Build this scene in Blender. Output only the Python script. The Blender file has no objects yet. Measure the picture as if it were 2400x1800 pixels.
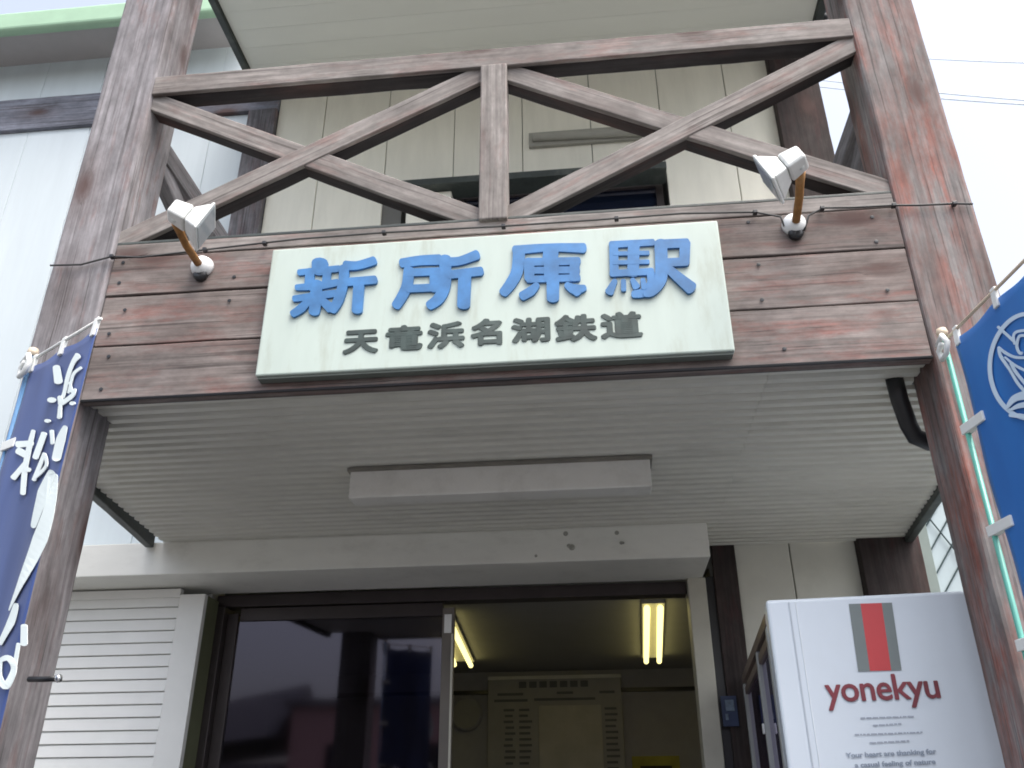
import bpy, bmesh, math, random
from mathutils import Vector, Matrix
random.seed(7)
S = bpy.context.scene
COL = S.collection
EH = 1.15                      # eye height over the porch floor; heights below are given from the eye

# ------------------------------------------------------------------ camera
F, PITCH, YAW, ROLL = 2057.8, 0.46621, -0.099408, -0.0059777
cp, sp, cy, sy, cr, sr = math.cos(PITCH), math.sin(PITCH), math.cos(YAW), math.sin(YAW), math.cos(ROLL), math.sin(ROLL)
FW = Vector((sy*cp, cy*cp, sp)); RT0 = Vector((cy, -sy, 0)); UP0 = RT0.cross(FW)
RT = RT0*cr + UP0*sr; UP = -RT0*sr + UP0*cr
cam = bpy.data.cameras.new('camera'); cam.sensor_width = 36; cam.lens = F/2400*36
cam.clip_start = 0.05; cam.clip_end = 500
co = bpy.data.objects.new('camera', cam); COL.objects.link(co)
m = Matrix((RT, UP, -FW)).transposed().to_4x4(); m.translation = Vector((0, 0, EH)); co.matrix_world = m
S.camera = co

# ------------------------------------------------------------------ light
w = bpy.data.worlds.new('World'); S.world = w; w.use_nodes = True
nt = w.node_tree; nt.nodes.clear()
sky = nt.nodes.new('ShaderNodeTexSky'); sky.sky_type = 'NISHITA'; sky.sun_disc = False
SUN_EL, SUN_AZ = math.radians(64), math.radians(132)     # veiled sun, high to the right
sky.sun_elevation = SUN_EL; sky.sun_rotation = SUN_AZ; sky.dust_density = 6; sky.air_density = 1.0; sky.ozone_density = 1.0
hs = nt.nodes.new('ShaderNodeHueSaturation'); hs.inputs['Saturation'].default_value = 0.55
bg = nt.nodes.new('ShaderNodeBackground'); bg.inputs['Strength'].default_value = 0.15
wo = nt.nodes.new('ShaderNodeOutputWorld')
nt.links.new(sky.outputs[0], hs.inputs['Color']); nt.links.new(hs.outputs[0], bg.inputs[0]); nt.links.new(bg.outputs[0], wo.inputs[0])
sl = bpy.data.lights.new('sun', 'SUN'); sl.energy = 0.5; sl.angle = math.radians(40); sl.color = (1, .96, .9)
so = bpy.data.objects.new('sun', sl); COL.objects.link(so)
sd = Vector((math.sin(SUN_AZ)*math.cos(SUN_EL), math.cos(SUN_AZ)*math.cos(SUN_EL), math.sin(SUN_EL)))
so.rotation_euler = sd.to_track_quat('Z', 'Y').to_euler(); so.location = (0, 0, 20)
S.view_settings.view_transform = 'Standard'; S.view_settings.look = 'None'
S.view_settings.exposure = 1.48; S.view_settings.gamma = 1; S.view_settings.use_curve_mapping = False
S.cycles.max_bounces = 8; S.cycles.pixel_filter_type = 'BLACKMAN_HARRIS'; S.cycles.filter_width = 1.8; S.cycles.transparent_max_bounces = 12

# ------------------------------------------------------------------ helpers
def ray(px, py): return RT*(px-1200) - UP*(py-900) + FW*F
def onY(px, py, Y): d = ray(px, py); return d*(Y/d.y)
def onZ(px, py, Z): d = ray(px, py); return d*(Z/d.z)
def onPl(px, py, p0, n): d = ray(px, py); return d*(p0.dot(n)/d.dot(n))

class MB:
    def __init__(s): s.v = []; s.f = []
    def box(s, x0, x1, y0, y1, z0, z1):
        b = len(s.v)
        s.v += [Vector(p) for p in ((x0,y0,z0),(x1,y0,z0),(x1,y1,z0),(x0,y1,z0),(x0,y0,z1),(x1,y0,z1),(x1,y1,z1),(x0,y1,z1))]
        s.f += [[b+i for i in q] for q in ((0,3,2,1),(4,5,6,7),(0,1,5,4),(1,2,6,5),(2,3,7,6),(3,0,4,7))]
        return s
    def prism(s, a, b_):                      # two matching rings -> closed solid
        n = len(a); b = len(s.v); s.v += [Vector(p) for p in a] + [Vector(p) for p in b_]
        s.f += [[b+i, b+(i+1) % n, b+n+(i+1) % n, b+n+i] for i in range(n)]
        s.f += [[b+i for i in reversed(range(n))], [b+n+i for i in range(n)]]
        return s
    def tube(s, pts, r, n=8, caps=True):
        pts = [Vector(p) for p in pts]; rs = r if isinstance(r, (list, tuple)) else [r]*len(pts)
        rings = []; u = None
        for i, p in enumerate(pts):
            t = (pts[min(i+1, len(pts)-1)] - pts[max(i-1, 0)]).normalized()
            if u is None: u = t.orthogonal().normalized()
            u = (u - t*u.dot(t)).normalized(); v = t.cross(u)
            b = len(s.v); rings.append(b)
            s.v += [p + (u*math.cos(2*math.pi*k/n) + v*math.sin(2*math.pi*k/n))*rs[i] for k in range(n)]
        for a, b in zip(rings, rings[1:]):
            s.f += [[a+k, a+(k+1) % n, b+(k+1) % n, b+k] for k in range(n)]
        if caps: s.f += [[rings[0]+k for k in reversed(range(n))], [rings[-1]+k for k in range(n)]]
        return s
    def lathe(s, c, ax, prof, n=20):          # prof: (dist along ax, radius)
        ax = Vector(ax).normalized(); return s.tube([Vector(c)+ax*d for d, r in prof], [max(r, 1e-4) for d, r in prof], n)
    def build(s, name, mat, parent=None, smooth=False, bevel=0, seg=2):
        o0 = (parent['_o'] if parent and '_o' in parent else (0, 0, 0)); o0 = Vector(o0)
        me = bpy.data.meshes.new(name); me.from_pydata([v - o0 for v in s.v], [], s.f); me.validate(); me.update()
        bm = bmesh.new(); bm.from_mesh(me); bmesh.ops.recalc_face_normals(bm, faces=bm.faces); bm.to_mesh(me); bm.free()
        if mat: me.materials.append(mat)
        ob = bpy.data.objects.new(name, me); COL.objects.link(ob)
        if parent: ob.parent = parent
        else: ob.location = (0, 0, EH)
        ob['_o'] = o0
        if smooth: [setattr(p, 'use_smooth', True) for p in me.polygons]
        if bevel:
            b = ob.modifiers.new('bevel', 'BEVEL'); b.width = bevel; b.segments = seg; b.limit_method = 'ANGLE'
        return ob
def tag(o, label=None, cat=None, group=None, kind=None):
    if label: o['label'] = label
    if cat: o['category'] = cat
    if group: o['group'] = group
    if kind: o['kind'] = kind
    return o
def thing(name, loc, label, cat, group=None):          # loc in eye heights
    e = bpy.data.objects.new(name, None); COL.objects.link(e); e.empty_display_size = .1
    e.location = (loc[0], loc[1], loc[2]+EH); e['_o'] = Vector(loc)
    return tag(e, label, cat, group)
def beam(name, p0, p1, hw, hd, mat, parent, up=(0, 0, 1), bevel=.006, wob=.0012, over=0, wear=0):
    """bar with its grain along local X; hw = size along 'up', hd = size across"""
    p0, p1 = Vector(p0), Vector(p1); X = (p1-p0).normalized(); p0 = p0 - X*over; p1 = p1 + X*over
    L = (p1-p0).length; Z = Vector(up); Z = (Z - X*Z.dot(X)).normalized(); Y = Z.cross(X)
    n = max(2, int(L/.12)); mbv = []; fs = []
    rnd = random.Random(hash((round(L, 3), round(p0.x*7, 2))) & 0xffff)
    for i in range(n+1):
        for a, b in ((-1, -1), (1, -1), (1, 1), (-1, 1)):
            mbv.append((L*i/n, a*hd/2 + rnd.uniform(-wob, wob), b*hw/2 + rnd.uniform(-wob, wob)))
    for i in range(n):
        for k in range(4): fs.append((4*i+k, 4*i+(k+1) % 4, 4*i+4+(k+1) % 4, 4*i+4+k))
    fs += [(3, 2, 1, 0), (4*n, 4*n+1, 4*n+2, 4*n+3)]
    me = bpy.data.meshes.new(name); me.from_pydata(mbv, [], fs); me.update()
    bm = bmesh.new(); bm.from_mesh(me); bmesh.ops.recalc_face_normals(bm, faces=bm.faces); bm.to_mesh(me); bm.free()
    me.materials.append(mat)
    ob = bpy.data.objects.new(name, me); COL.objects.link(ob); ob.parent = parent
    M = Matrix((X, Y, Z)).transposed().to_4x4(); M.translation = p0 - (Vector(parent['_o']) if parent else Vector((0, 0, -EH)))
    ob.matrix_local = M
    if bevel:
        b = ob.modifiers.new('bevel', 'BEVEL'); b.width = bevel; b.segments = 2; b.limit_method = 'ANGLE'; b.angle_limit = math.radians(50)
    return ob

# ------------------------------------------------------------------ materials
def newmat(name):
    mt = bpy.data.materials.new(name); mt.use_nodes = True; n = mt.node_tree.nodes; return mt, n, mt.node_tree.links, n['Principled BSDF']
def plain(name, col, rough=.6, metal=0, spec=.5, var=.12, scale=6, bump=.0, stretch=(1, 1, 1), dirt=0, dirtcol=(.12, .11, .09)):
    mt, n, l, p = newmat(name)
    tc = n.new('ShaderNodeTexCoord'); mp = n.new('ShaderNodeMapping'); mp.inputs['Scale'].default_value = stretch
    oi = n.new('ShaderNodeObjectInfo'); ad = n.new('ShaderNodeVectorMath'); ad.operation = 'ADD'
    mu = n.new('ShaderNodeVectorMath'); mu.operation = 'SCALE'; mu.inputs['Scale'].default_value = 37
    l.new(oi.outputs['Random'], mu.inputs[0]); l.new(tc.outputs['Object'], ad.inputs[0]); l.new(mu.outputs[0], ad.inputs[1]); l.new(ad.outputs[0], mp.inputs[0])
    nz = n.new('ShaderNodeTexNoise'); nz.inputs['Scale'].default_value = scale; nz.inputs['Detail'].default_value = 6; nz.inputs['Roughness'].default_value = .62
    l.new(mp.outputs[0], nz.inputs['Vector'])
    cr_ = n.new('ShaderNodeValToRGB'); cr_.color_ramp.elements[0].position = .3; cr_.color_ramp.elements[1].position = .72
    cr_.color_ramp.elements[0].color = (*[c*(1-var) for c in col], 1); cr_.color_ramp.elements[1].color = (*[min(1, c*(1+var*.6)) for c in col], 1)
    l.new(nz.outputs[0], cr_.inputs[0]); out = cr_.outputs[0]
    if dirt:
        n2 = n.new('ShaderNodeTexNoise'); n2.inputs['Scale'].default_value = 3.1; n2.inputs['Detail'].default_value = 9; n2.inputs['Roughness'].default_value = .7
        l.new(mp.outputs[0], n2.inputs['Vector'])
        r2 = n.new('ShaderNodeMapRange'); r2.inputs[1].default_value = .52; r2.inputs[2].default_value = .72; r2.inputs[4].default_value = dirt; l.new(n2.outputs[0], r2.inputs[0])
        mx = n.new('ShaderNodeMix'); mx.data_type = 'RGBA'; l.new(r2.outputs[0], mx.inputs[0]); l.new(out, mx.inputs[6]); mx.inputs[7].default_value = (*dirtcol, 1); out = mx.outputs[2]
    l.new(out, p.inputs['Base Color'])
    p.inputs['Roughness'].default_value = rough; p.inputs['Metallic'].default_value = metal; p.inputs['Specular IOR Level'].default_value = spec
    if bump:
        bp = n.new('ShaderNodeBump'); bp.inputs['Strength'].default_value = bump; bp.inputs['Distance'].default_value = .004; l.new(nz.outputs[0], bp.inputs['Height']); l.new(bp.outputs[0], p.inputs['Normal'])
    return mt
def wood(name, grey, red, redness, dark=.35, seed=0):
    """weathered painted timber: grain along local X, flaking red stain, knots, cracks"""
    mt, n, l, p = newmat(name)
    def N(t, **k):
        x = n.new(t)
        for a, b in k.items(): x.inputs[a].default_value = b
        return x
    tc = N('ShaderNodeTexCoord'); oi = N('ShaderNodeObjectInfo'); sc = N('ShaderNodeVectorMath'); sc.operation = 'SCALE'; sc.inputs['Scale'].default_value = 53+seed
    l.new(oi.outputs['Random'], sc.inputs[0]); ad = N('ShaderNodeVectorMath'); ad.operation = 'ADD'; l.new(tc.outputs['Object'], ad.inputs[0]); l.new(sc.outputs[0], ad.inputs[1])
    # knots bend the grain
    vm = N('ShaderNodeMapping'); vm.inputs['Scale'].default_value = (1.9, 4.4, 4.4); l.new(ad.outputs[0], vm.inputs[0])
    vo = N('ShaderNodeTexVoronoi', Scale=1.0, Randomness=1.0); vo.feature = 'F1'; l.new(vm.outputs[0], vo.inputs['Vector'])
    kn = N('ShaderNodeMapRange'); kn.inputs[1].default_value = .10; kn.inputs[2].default_value = .22; kn.inputs[3].default_value = 1; kn.inputs[4].default_value = 0; l.new(vo.outputs['Distance'], kn.inputs[0])
    wz = N('ShaderNodeTexNoise', Scale=1.6, Detail=3.0); l.new(ad.outputs[0], wz.inputs['Vector'])
    wv = N('ShaderNodeVectorMath'); wv.operation = 'SCALE'; wv.inputs['Scale'].default_value = .018; l.new(wz.outputs['Color'], wv.inputs[0])
    ad2 = N('ShaderNodeVectorMath'); ad2.operation = 'ADD'; l.new(ad.outputs[0], ad2.inputs[0]); l.new(wv.outputs[0], ad2.inputs[1])
    kv = N('ShaderNodeMath'); kv.operation = 'MULTIPLY'; kv.inputs[1].default_value = .014; l.new(kn.outputs[0], kv.inputs[0])
    ad3 = N('ShaderNodeVectorMath'); ad3.operation = 'ADD'; l.new(ad2.outputs[0], ad3.inputs[0]); l.new(kv.outputs[0], ad3.inputs[1])
    def grain(sx, sy_, scale, det=5, ro=.6):
        mp = N('ShaderNodeMapping'); mp.inputs['Scale'].default_value = (sx, sy_, sy_); l.new(ad3.outputs[0], mp.inputs[0])
        z = N('ShaderNodeTexNoise', Scale=scale, Detail=det, Roughness=ro); l.new(mp.outputs[0], z.inputs['Vector']); return z
    g1 = grain(.6, 24, 2.4); g2 = grain(.42, 38, 2.5, 5, .55); big = grain(.8, 3.2, 1.7, 5, .65); pat = grain(1.8, 9, 1.6, 8, .72)
    ramp = N('ShaderNodeValToRGB'); e = ramp.color_ramp.elements; e[0].position = .28; e[1].position = .74
    e[0].color = (*[c*.60 for c in grey], 1); e[1].color = (*[c*1.2 for c in grey], 1); l.new(g1.outputs[0], ramp.inputs[0])
    # red stain left in patches
    rm = N('ShaderNodeMapRange'); rm.inputs[1].default_value = .60-redness*.22; rm.inputs[2].default_value = .72-redness*.16; rm.inputs[4].default_value = .9; l.new(pat.outputs[0], rm.inputs[0])
    bm_ = N('ShaderNodeMapRange'); bm_.inputs[1].default_value = .35; bm_.inputs[2].default_value = .65; bm_.inputs[3].default_value = .25; l.new(big.outputs[0], bm_.inputs[0])
    mm = N('ShaderNodeMath'); mm.operation = 'MULTIPLY'; l.new(rm.outputs[0], mm.inputs[0]); l.new(bm_.outputs[0], mm.inputs[1])
    rr = N('ShaderNodeValToRGB'); q = rr.color_ramp.elements; q[0].color = (*[c*.6 for c in red], 1); q[1].color = (*[c*1.2 for c in red], 1); q[0].position = .3; q[1].position = .7; l.new(g2.outputs[0], rr.inputs[0])
    mx = N('ShaderNodeMix'); mx.data_type = 'RGBA'; l.new(mm.outputs[0], mx.inputs[0]); l.new(ramp.outputs[0], mx.inputs[6]); l.new(rr.outputs[0], mx.inputs[7])
    # cracks
    ck = N('ShaderNodeMapRange'); ck.inputs[1].default_value = .42; ck.inputs[2].default_value = .35; ck.inputs[3].default_value = 0; ck.inputs[4].default_value = dark+.25; l.new(g2.outputs[0], ck.inputs[0])
    mx2 = N('ShaderNodeMix'); mx2.data_type = 'RGBA'; l.new(ck.outputs[0], mx2.inputs[0]); l.new(mx.outputs[2], mx2.inputs[6]); mx2.inputs[7].default_value = (.05, .042, .04, 1)
    halo = N('ShaderNodeMapRange'); halo.inputs[1].default_value = .18; halo.inputs[2].default_value = .52; halo.inputs[3].default_value = .75; halo.inputs[4].default_value = 0; l.new(vo.outputs['Distance'], halo.inputs[0])
    hm_ = N('ShaderNodeMath'); hm_.operation = 'MULTIPLY'; l.new(halo.outputs[0], hm_.inputs[0]); l.new(g2.outputs[0], hm_.inputs[1])
    mxh = N('ShaderNodeMix'); mxh.data_type = 'RGBA'; l.new(hm_.outputs[0], mxh.inputs[0]); l.new(mx2.outputs[2], mxh.inputs[6]); mxh.inputs[7].default_value = (.07, .04, .033, 1)
    # broad bleached and darkened areas
    bl = N('ShaderNodeMapRange'); bl.inputs[1].default_value = .35; bl.inputs[2].default_value = .68; bl.inputs[3].default_value = .78; bl.inputs[4].default_value = 1.28; l.new(big.outputs[0], bl.inputs[0])
    mo = N('ShaderNodeMapping'); mo.inputs['Scale'].default_value = (1, 2.2, 2.2); l.new(ad3.outputs[0], mo.inputs[0])
    mz = N('ShaderNodeTexNoise', Scale=9, Detail=6.0, Roughness=.7); l.new(mo.outputs[0], mz.inputs['Vector'])
    mr = N('ShaderNodeMapRange'); mr.inputs[1].default_value = .3; mr.inputs[2].default_value = .7; mr.inputs[3].default_value = .74; mr.inputs[4].default_value = 1.26; l.new(mz.outputs[0], mr.inputs[0])
    mq = N('ShaderNodeMath'); mq.operation = 'MULTIPLY'; l.new(mr.outputs[0], mq.inputs[0]); l.new(bl.outputs[0], mq.inputs[1])
    bs = N('ShaderNodeVectorMath'); bs.operation = 'SCALE'; l.new(mxh.outputs[2], bs.inputs[0]); l.new(mq.outputs[0], bs.inputs['Scale'])
    kd = N('ShaderNodeMath'); kd.operation = 'MULTIPLY'; kd.inputs[1].default_value = .85; l.new(kn.outputs[0], kd.inputs[0])
    mx3 = N('ShaderNodeMix'); mx3.data_type = 'RGBA'; l.new(kd.outputs[0], mx3.inputs[0]); l.new(bs.outputs[0], mx3.inputs[6]); mx3.inputs[7].default_value = (.085, .05, .045, 1)
    l.new(mx3.outputs[2], p.inputs['Base Color']); p.inputs['Roughness'].default_value = .82; p.inputs['Specular IOR Level'].default_value = .3
    bp = N('ShaderNodeBump'); bp.inputs['Strength'].default_value = .4; bp.inputs['Distance'].default_value = .002
    l.new(g1.outputs[0], bp.inputs['Height']); l.new(bp.outputs[0], p.inputs['Normal'])
    return mt
def glassy(name, tint, rough=.02, boost=1.0, body=0.0, bodycol=(.02, .02, .03)):
    mt = bpy.data.materials.new(name); mt.use_nodes = True; n = mt.node_tree.nodes; l = mt.node_tree.links; n.clear()
    out = n.new('ShaderNodeOutputMaterial'); tr = n.new('ShaderNodeBsdfTransparent'); tr.inputs[0].default_value = (*tint, 1)
    gl = n.new('ShaderNodeBsdfGlossy'); gl.inputs['Color'].default_value = (.88, .82, 1, 1); gl.inputs['Roughness'].default_value = rough
    fr = n.new('ShaderNodeFresnel'); fr.inputs[0].default_value = 1.52
    mu = n.new('ShaderNodeMath'); mu.operation = 'MULTIPLY'; mu.inputs[1].default_value = boost; mu.use_clamp = True; l.new(fr.outputs[0], mu.inputs[0])
    df = n.new('ShaderNodeBsdfDiffuse'); df.inputs[0].default_value = (*bodycol, 1)
    m0 = n.new('ShaderNodeMixShader'); m0.inputs[0].default_value = body; l.new(tr.outputs[0], m0.inputs[1]); l.new(df.outputs[0], m0.inputs[2])
    mx = n.new('ShaderNodeMixShader'); l.new(mu.outputs[0], mx.inputs[0]); l.new(m0.outputs[0], mx.inputs[1]); l.new(gl.outputs[0], mx.inputs[2]); l.new(mx.outputs[0], out.inputs[0])
    return mt
def emit(name, col, st):
    mt, n, l, p = newmat(name); p.inputs['Base Color'].default_value = (*col, 1); p.inputs['Emission Color'].default_value = (*col, 1); p.inputs['Emission Strength'].default_value = st; return mt

GREY = (.30, .285, .30); RED = (.30, .13, .115)
W_POST_L = wood('wood_post_grey', (.252, .240, .250), (.215, .13, .118), .30)
W_POST_R = wood('wood_post_red', (.235, .218, .212), (.25, .085, .062), .82)
W_PLANK = wood('wood_plank', (.218, .188, .175), (.215, .10, .086), .6)
W_RAIL = wood('wood_rail', (.262, .240, .225), (.225, .135, .12), .4)
W_DARK = wood('wood_dark_stained', (.045, .036, .035), (.06, .03, .03), .5)
W_SHADE = wood('wood_underside_shade', (.034, .030, .032), (.055, .028, .026), .4)  # shade under rail and braces, put into a dark wood colour
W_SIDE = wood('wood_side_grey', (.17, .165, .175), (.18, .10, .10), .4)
M_WHITE = plain('white_siding', (.61, .68, .71), .7, var=.06, scale=2, bump=.1, dirt=.08, dirtcol=(.45, .47, .47), stretch=(3, 1, .4))
M_CREAM = plain('cream_siding', (.81, .80, .70), .7, var=.07, scale=3, bump=.15, dirt=.14, dirtcol=(.45, .44, .36), stretch=(3, 1, .5))
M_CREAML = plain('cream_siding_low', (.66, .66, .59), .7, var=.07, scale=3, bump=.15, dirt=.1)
M_SOFFIT = plain('soffit_metal', (.68, .675, .61), .5, var=.08, scale=2.5, dirt=.3, dirtcol=(.25, .25, .21), stretch=(.5, 1, 1))
M_SOFFITBACK = plain('soffit_groove', (.16, .16, .15), .8)
M_RSOFFIT = plain('roof_soffit_board', (.72, .74, .68), .7, var=.05, scale=1.5, stretch=(.4, 1, 1))
M_TRIM = plain('dark_green_trim', (.035, .045, .042), .5, var=.3, scale=14, dirt=.35, dirtcol=(.22, .23, .20))
M_BLACK = plain('black_plastic', (.018, .019, .022), .35, var=.2)
M_BOX = plain('shutter_box_paint', (.82, .82, .76), .55, var=.06, scale=3, dirt=.22, dirtcol=(.30, .29, .24), stretch=(1, 1, 2))
M_SHUT = plain('shutter_slat_white', (.80, .805, .775), .5, var=.05, scale=4)
M_SIGN = plain('sign_face', (.465, .54, .49), .5, var=.06, scale=3, dirt=.55, dirtcol=(.33, .35, .28), stretch=(3.5, 1, .8))
M_SIGNE = plain('sign_edge', (.16, .18, .16), .6, dirt=.4, dirtcol=(.08, .09, .07))
M_BLUE = plain('letter_blue', (.045, .185, .43), .5, var=.35, scale=9, dirt=.3, dirtcol=(.11, .22, .36))
M_INK = plain('letter_dark', (.038, .06, .055), .6, var=.5, scale=14, dirt=.5, dirtcol=(.14, .17, .16))
M_GREEN = plain('green_gutter', (.34, .52, .36), .5, var=.08)
M_EAVE = plain('eave_board', (.42, .40, .40), .7, var=.06)
M_BAND = wood('wood_band_grey', (.20, .21, .25), (.22, .18, .2), .1)
M_LAMPW = plain('lamp_enamel', (.78, .80, .78), .4, var=.1, scale=20, dirt=.12, dirtcol=(.35, .33, .28))
M_RUST = plain('rusty_arm', (.32, .155, .045), .7, var=.45, scale=30, dirt=.4, dirtcol=(.5, .42, .30))
M_DOME = plain('white_plastic_base', (.80, .82, .82), .3, var=.05)
M_ALU = plain('bronze_aluminium', (.05, .042, .042), .4, metal=.4, var=.15)
M_ALUL = plain('pale_aluminium', (.50, .49, .42), .45, metal=.2, var=.1)
M_GLASS = glassy('door_glass', (.30, .29, .33), .045, 1.2)
M_WGLASS = glassy('window_glass', (.5, .5, .5), .02, 1.2, .6, (.012, .02, .045))
M_IN = plain('interior_wall', (.36, .36, .39), .9, var=.08)
M_INC = plain('interior_ceiling', (.40, .40, .41), .9, var=.05)
M_TUBE = emit('fluorescent_tube', (1, .87, .33), .8)
M_MACH = plain('machine_white', (.60, .665, .73), .32, var=.05, scale=1.5, dirt=.12, dirtcol=(.45, .48, .5))
M_LOGOG = plain('print_grey', (.16, .19, .19), .4, var=.06)
M_LOGOR = plain('print_red', (.50, .045, .05), .4, var=.08)
M_MAROON = plain('print_maroon', (.21, .028, .042), .4, var=.35, scale=9)
M_TXT = plain('print_pale_grey', (.32, .36, .43), .5)
M_TXT2 = plain('print_mid_grey', (.26, .31, .38), .5)
M_TEAL = plain('teal_pole', (.10, .36, .30), .3, var=.1)
M_LBLUE = plain('pale_blue_pole', (.10, .22, .40), .25, var=.1)
M_CORD = plain('white_tab', (.76, .78, .76), .8, var=.06)
M_BARW = plain('cream_bar', (.62, .52, .40), .4, var=.1)
M_INKW = plain('banner_white_print', (.80, .88, .86), .8, var=.03)
M_FENCE = plain('pale_screen', (.46, .55, .58), .4, var=.08)
M_FENCEL = plain('screen_wire', (.05, .08, .085), .5)
M_CONC = plain('asphalt_ground', (.085, .085, .085), .9, var=.15, scale=2, bump=.3, dirt=.2, dirtcol=(.2, .2, .18))
M_CABLE = plain('grey_cable', (.05, .05, .05), .6)
M_NICKEL = plain('bright_metal', (.75, .77, .8), .15, metal=.9)

def cloth(name, c0, c1):
    mt, n, l, p = newmat(name); tc = n.new('ShaderNodeTexCoord'); nz = n.new('ShaderNodeTexNoise'); nz.inputs['Scale'].default_value = 2.2; nz.inputs['Detail'].default_value = 2
    mp = n.new('ShaderNodeMapping'); mp.inputs['Scale'].default_value = (3, 3, .6); l.new(tc.outputs['Object'], mp.inputs[0]); l.new(mp.outputs[0], nz.inputs['Vector'])
    r = n.new('ShaderNodeValToRGB'); r.color_ramp.elements[0].position = .35; r.color_ramp.elements[1].position = .65; r.color_ramp.elements[0].color = (*c0, 1); r.color_ramp.elements[1].color = (*c1, 1)
    l.new(nz.outputs[0], r.inputs[0]); l.new(r.outputs[0], p.inputs['Base Color']); p.inputs['Roughness'].default_value = .55; p.inputs['Sheen Weight'].default_value = .1
    wv = n.new('ShaderNodeTexNoise'); wv.inputs['Scale'].default_value = 260; bp = n.new('ShaderNodeBump'); bp.inputs['Strength'].default_value = .12; bp.inputs['Distance'].default_value = .001
    l.new(tc.outputs['Object'], wv.inputs['Vector']); l.new(wv.outputs[0], bp.inputs['Height']); l.new(bp.outputs[0], p.inputs['Normal'])
    return mt
M_CL = cloth('banner_navy', (.018, .043, .16), (.04, .082, .26)); M_CR = cloth('banner_blue', (.010, .135, .46), (.016, .18, .55))

# ------------------------------------------------------------------ ground
g = MB().box(-60, 60, -60, 60, -EH-.2, -EH).build('ground', M_CONC); tag(g, kind='structure')

# ------------------------------------------------------------------ station building
YW = 5.0
B = thing('station_building', (0, YW, -EH), 'pale two storey station building behind the timber balcony, with cream siding', 'building')
def panel(x0, x1, z0, z1, mat, y=YW, nm='wall_panel', t=.02):
    q = .0012 if mat is M_WHITE else .003
    return MB().box(x0+q, x1-q, y, y+t, z0, z1).build(nm, mat, B, bevel=.003, seg=1)
# sheathing behind the panels
MB().box(-9, -2.56, YW+.021, YW+.2, 1.42, 5.9).box(-2.56, -1.3, YW+.021, YW+.2, 1.30, 5.4).box(-1.3, .62, YW+.021, YW+.2, 1.30, 3.0) \
    .box(-1.3, .62, YW+.021, YW+.2, 4.15, 5.4).box(.62, 1.78, YW+.021, YW+.2, -EH, 5.4).build('wall', M_SOFFITBACK, B)
MB().box(-9, -2.3, YW+.021, YW+.2, -EH, 1.415).build('wall', M_SHUT, B)
# upper siding right of the pilaster board, pitch 0.51
js = [-2.33, -1.95, -1.44, -.925, -.41, .10, .615, 1.11, 1.44]
for a, b in zip(js, js[1:]):
    if b <= -1.30 or a >= .60: panel(a, b, 1.43, 5.3, M_CREAM)
    else: panel(max(a, -1.44), b, 4.14, 5.3, M_CREAM); panel(a, b, 1.43, 3.0, M_CREAM)
jl = [-2.56-.0, -2.86, -3.38, -3.89, -4.41, -4.92, -5.43, -5.95, -6.46, -6.97, -7.5]
for a, b in zip(jl, jl[1:]): panel(b, a, 1.43, 5.03, M_WHITE); panel(b, a, 5.37, 5.86, M_WHITE)
beam('band_board', (-8, YW-.012, 5.20), (-2.33, YW-.012, 5.20), .335, .045, M_BAND, B)
beam('corner_board', (-2.445, YW-.018, 1.43), (-2.445, YW-.018, 5.03), .06, .225, W_SIDE, B, up=(0, 1, 0))
beam('corner_board', (1.60, YW-.02, -EH), (1.60, YW-.02, 5.3), .12, .33, W_DARK, B, up=(0, 1, 0))
# upper window with shutter case and hood
wd = MB().box(-.90, .585, YW+.05, YW+.10, 3.0, 3.06).box(-.90, .585, YW+.05, YW+.10, 4.08, 4.14).box(-.90, -.85, YW+.05, YW+.10, 3.06, 4.08).box(.535, .585, YW+.05, YW+.10, 3.06, 4.08) \
    .box(-.18, -.13, YW+.045, YW+.095, 3.06, 4.08).build('window', M_ALU, B)
MB().box(-.85, -.18, YW+.07, YW+.076, 3.06, 4.08).build('pane', M_WGLASS, wd); MB().box(-.13, .535, YW+.075, YW+.081, 3.06, 4.08).build('pane', M_WGLASS, wd)
MB().box(-.9, .585, YW+.35, YW+.37, 2.9, 4.2).build('curtain', plain('dark_curtain', (.02, .022, .035), .9), wd)
p0 = onY(938, 427, 4.84)
hd = MB().box(p0.x, .60, 4.82, 4.998, p0.z-.055, p0.z).build('window_hood', M_TRIM, B, bevel=.004)
MB().box(-1.235, -.915, 4.90, 4.998, 3.02, p0.z-.06).build('shutter_case', M_CREAM, B, bevel=.006)
# tube cover on the upper wall
tl = MB().tube([(-.33, 4.955, 4.53), (.50, 4.955, 4.50)], .033, 14).box(-.36, .53, 4.97, 4.998, 4.46, 4.59).build('wall_tube_lamp', plain('tube_lamp_grey', (.33, .33, .29), .5), None, bevel=.003)
tag(tl, 'grey tube lamp fixed high on the cream upper wall', 'lamp')
# main eave at top left
MB().box(-9, -2.65, 4.66, 5.0, 5.80, 5.84).build('eave_soffit', M_EAVE, B)
gt = MB().box(-9, -2.65, 4.57, 4.655, 5.72, 5.925).build('gutter', M_GREEN, B, bevel=.03, seg=3)
MB().prism([(-9, 4.66, 5.841), (-9, 4.66, 6.0), (-9, 8, 7.2), (-9, 8, 5.841)], [(-2.6, 4.66, 5.841), (-2.6, 4.66, 6.0), (-2.6, 8, 7.2), (-2.6, 8, 5.841)]).build('roof', plain('roof_metal', (.2, .22, .2), .5), B)
MB().box(-9, 1.75, 5.21, 9.5, 5.41, 5.5).build('roof_slab', M_SOFFITBACK, B); MB().box(-9, 1.75, 9.4, 9.6, -EH, 5.4).build('rear_wall', M_WHITE, B)
MB().box(1.65, 1.77, 5.21, 9.4, -EH, 5.4).build('side_wall', M_CREAM, B)
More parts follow.
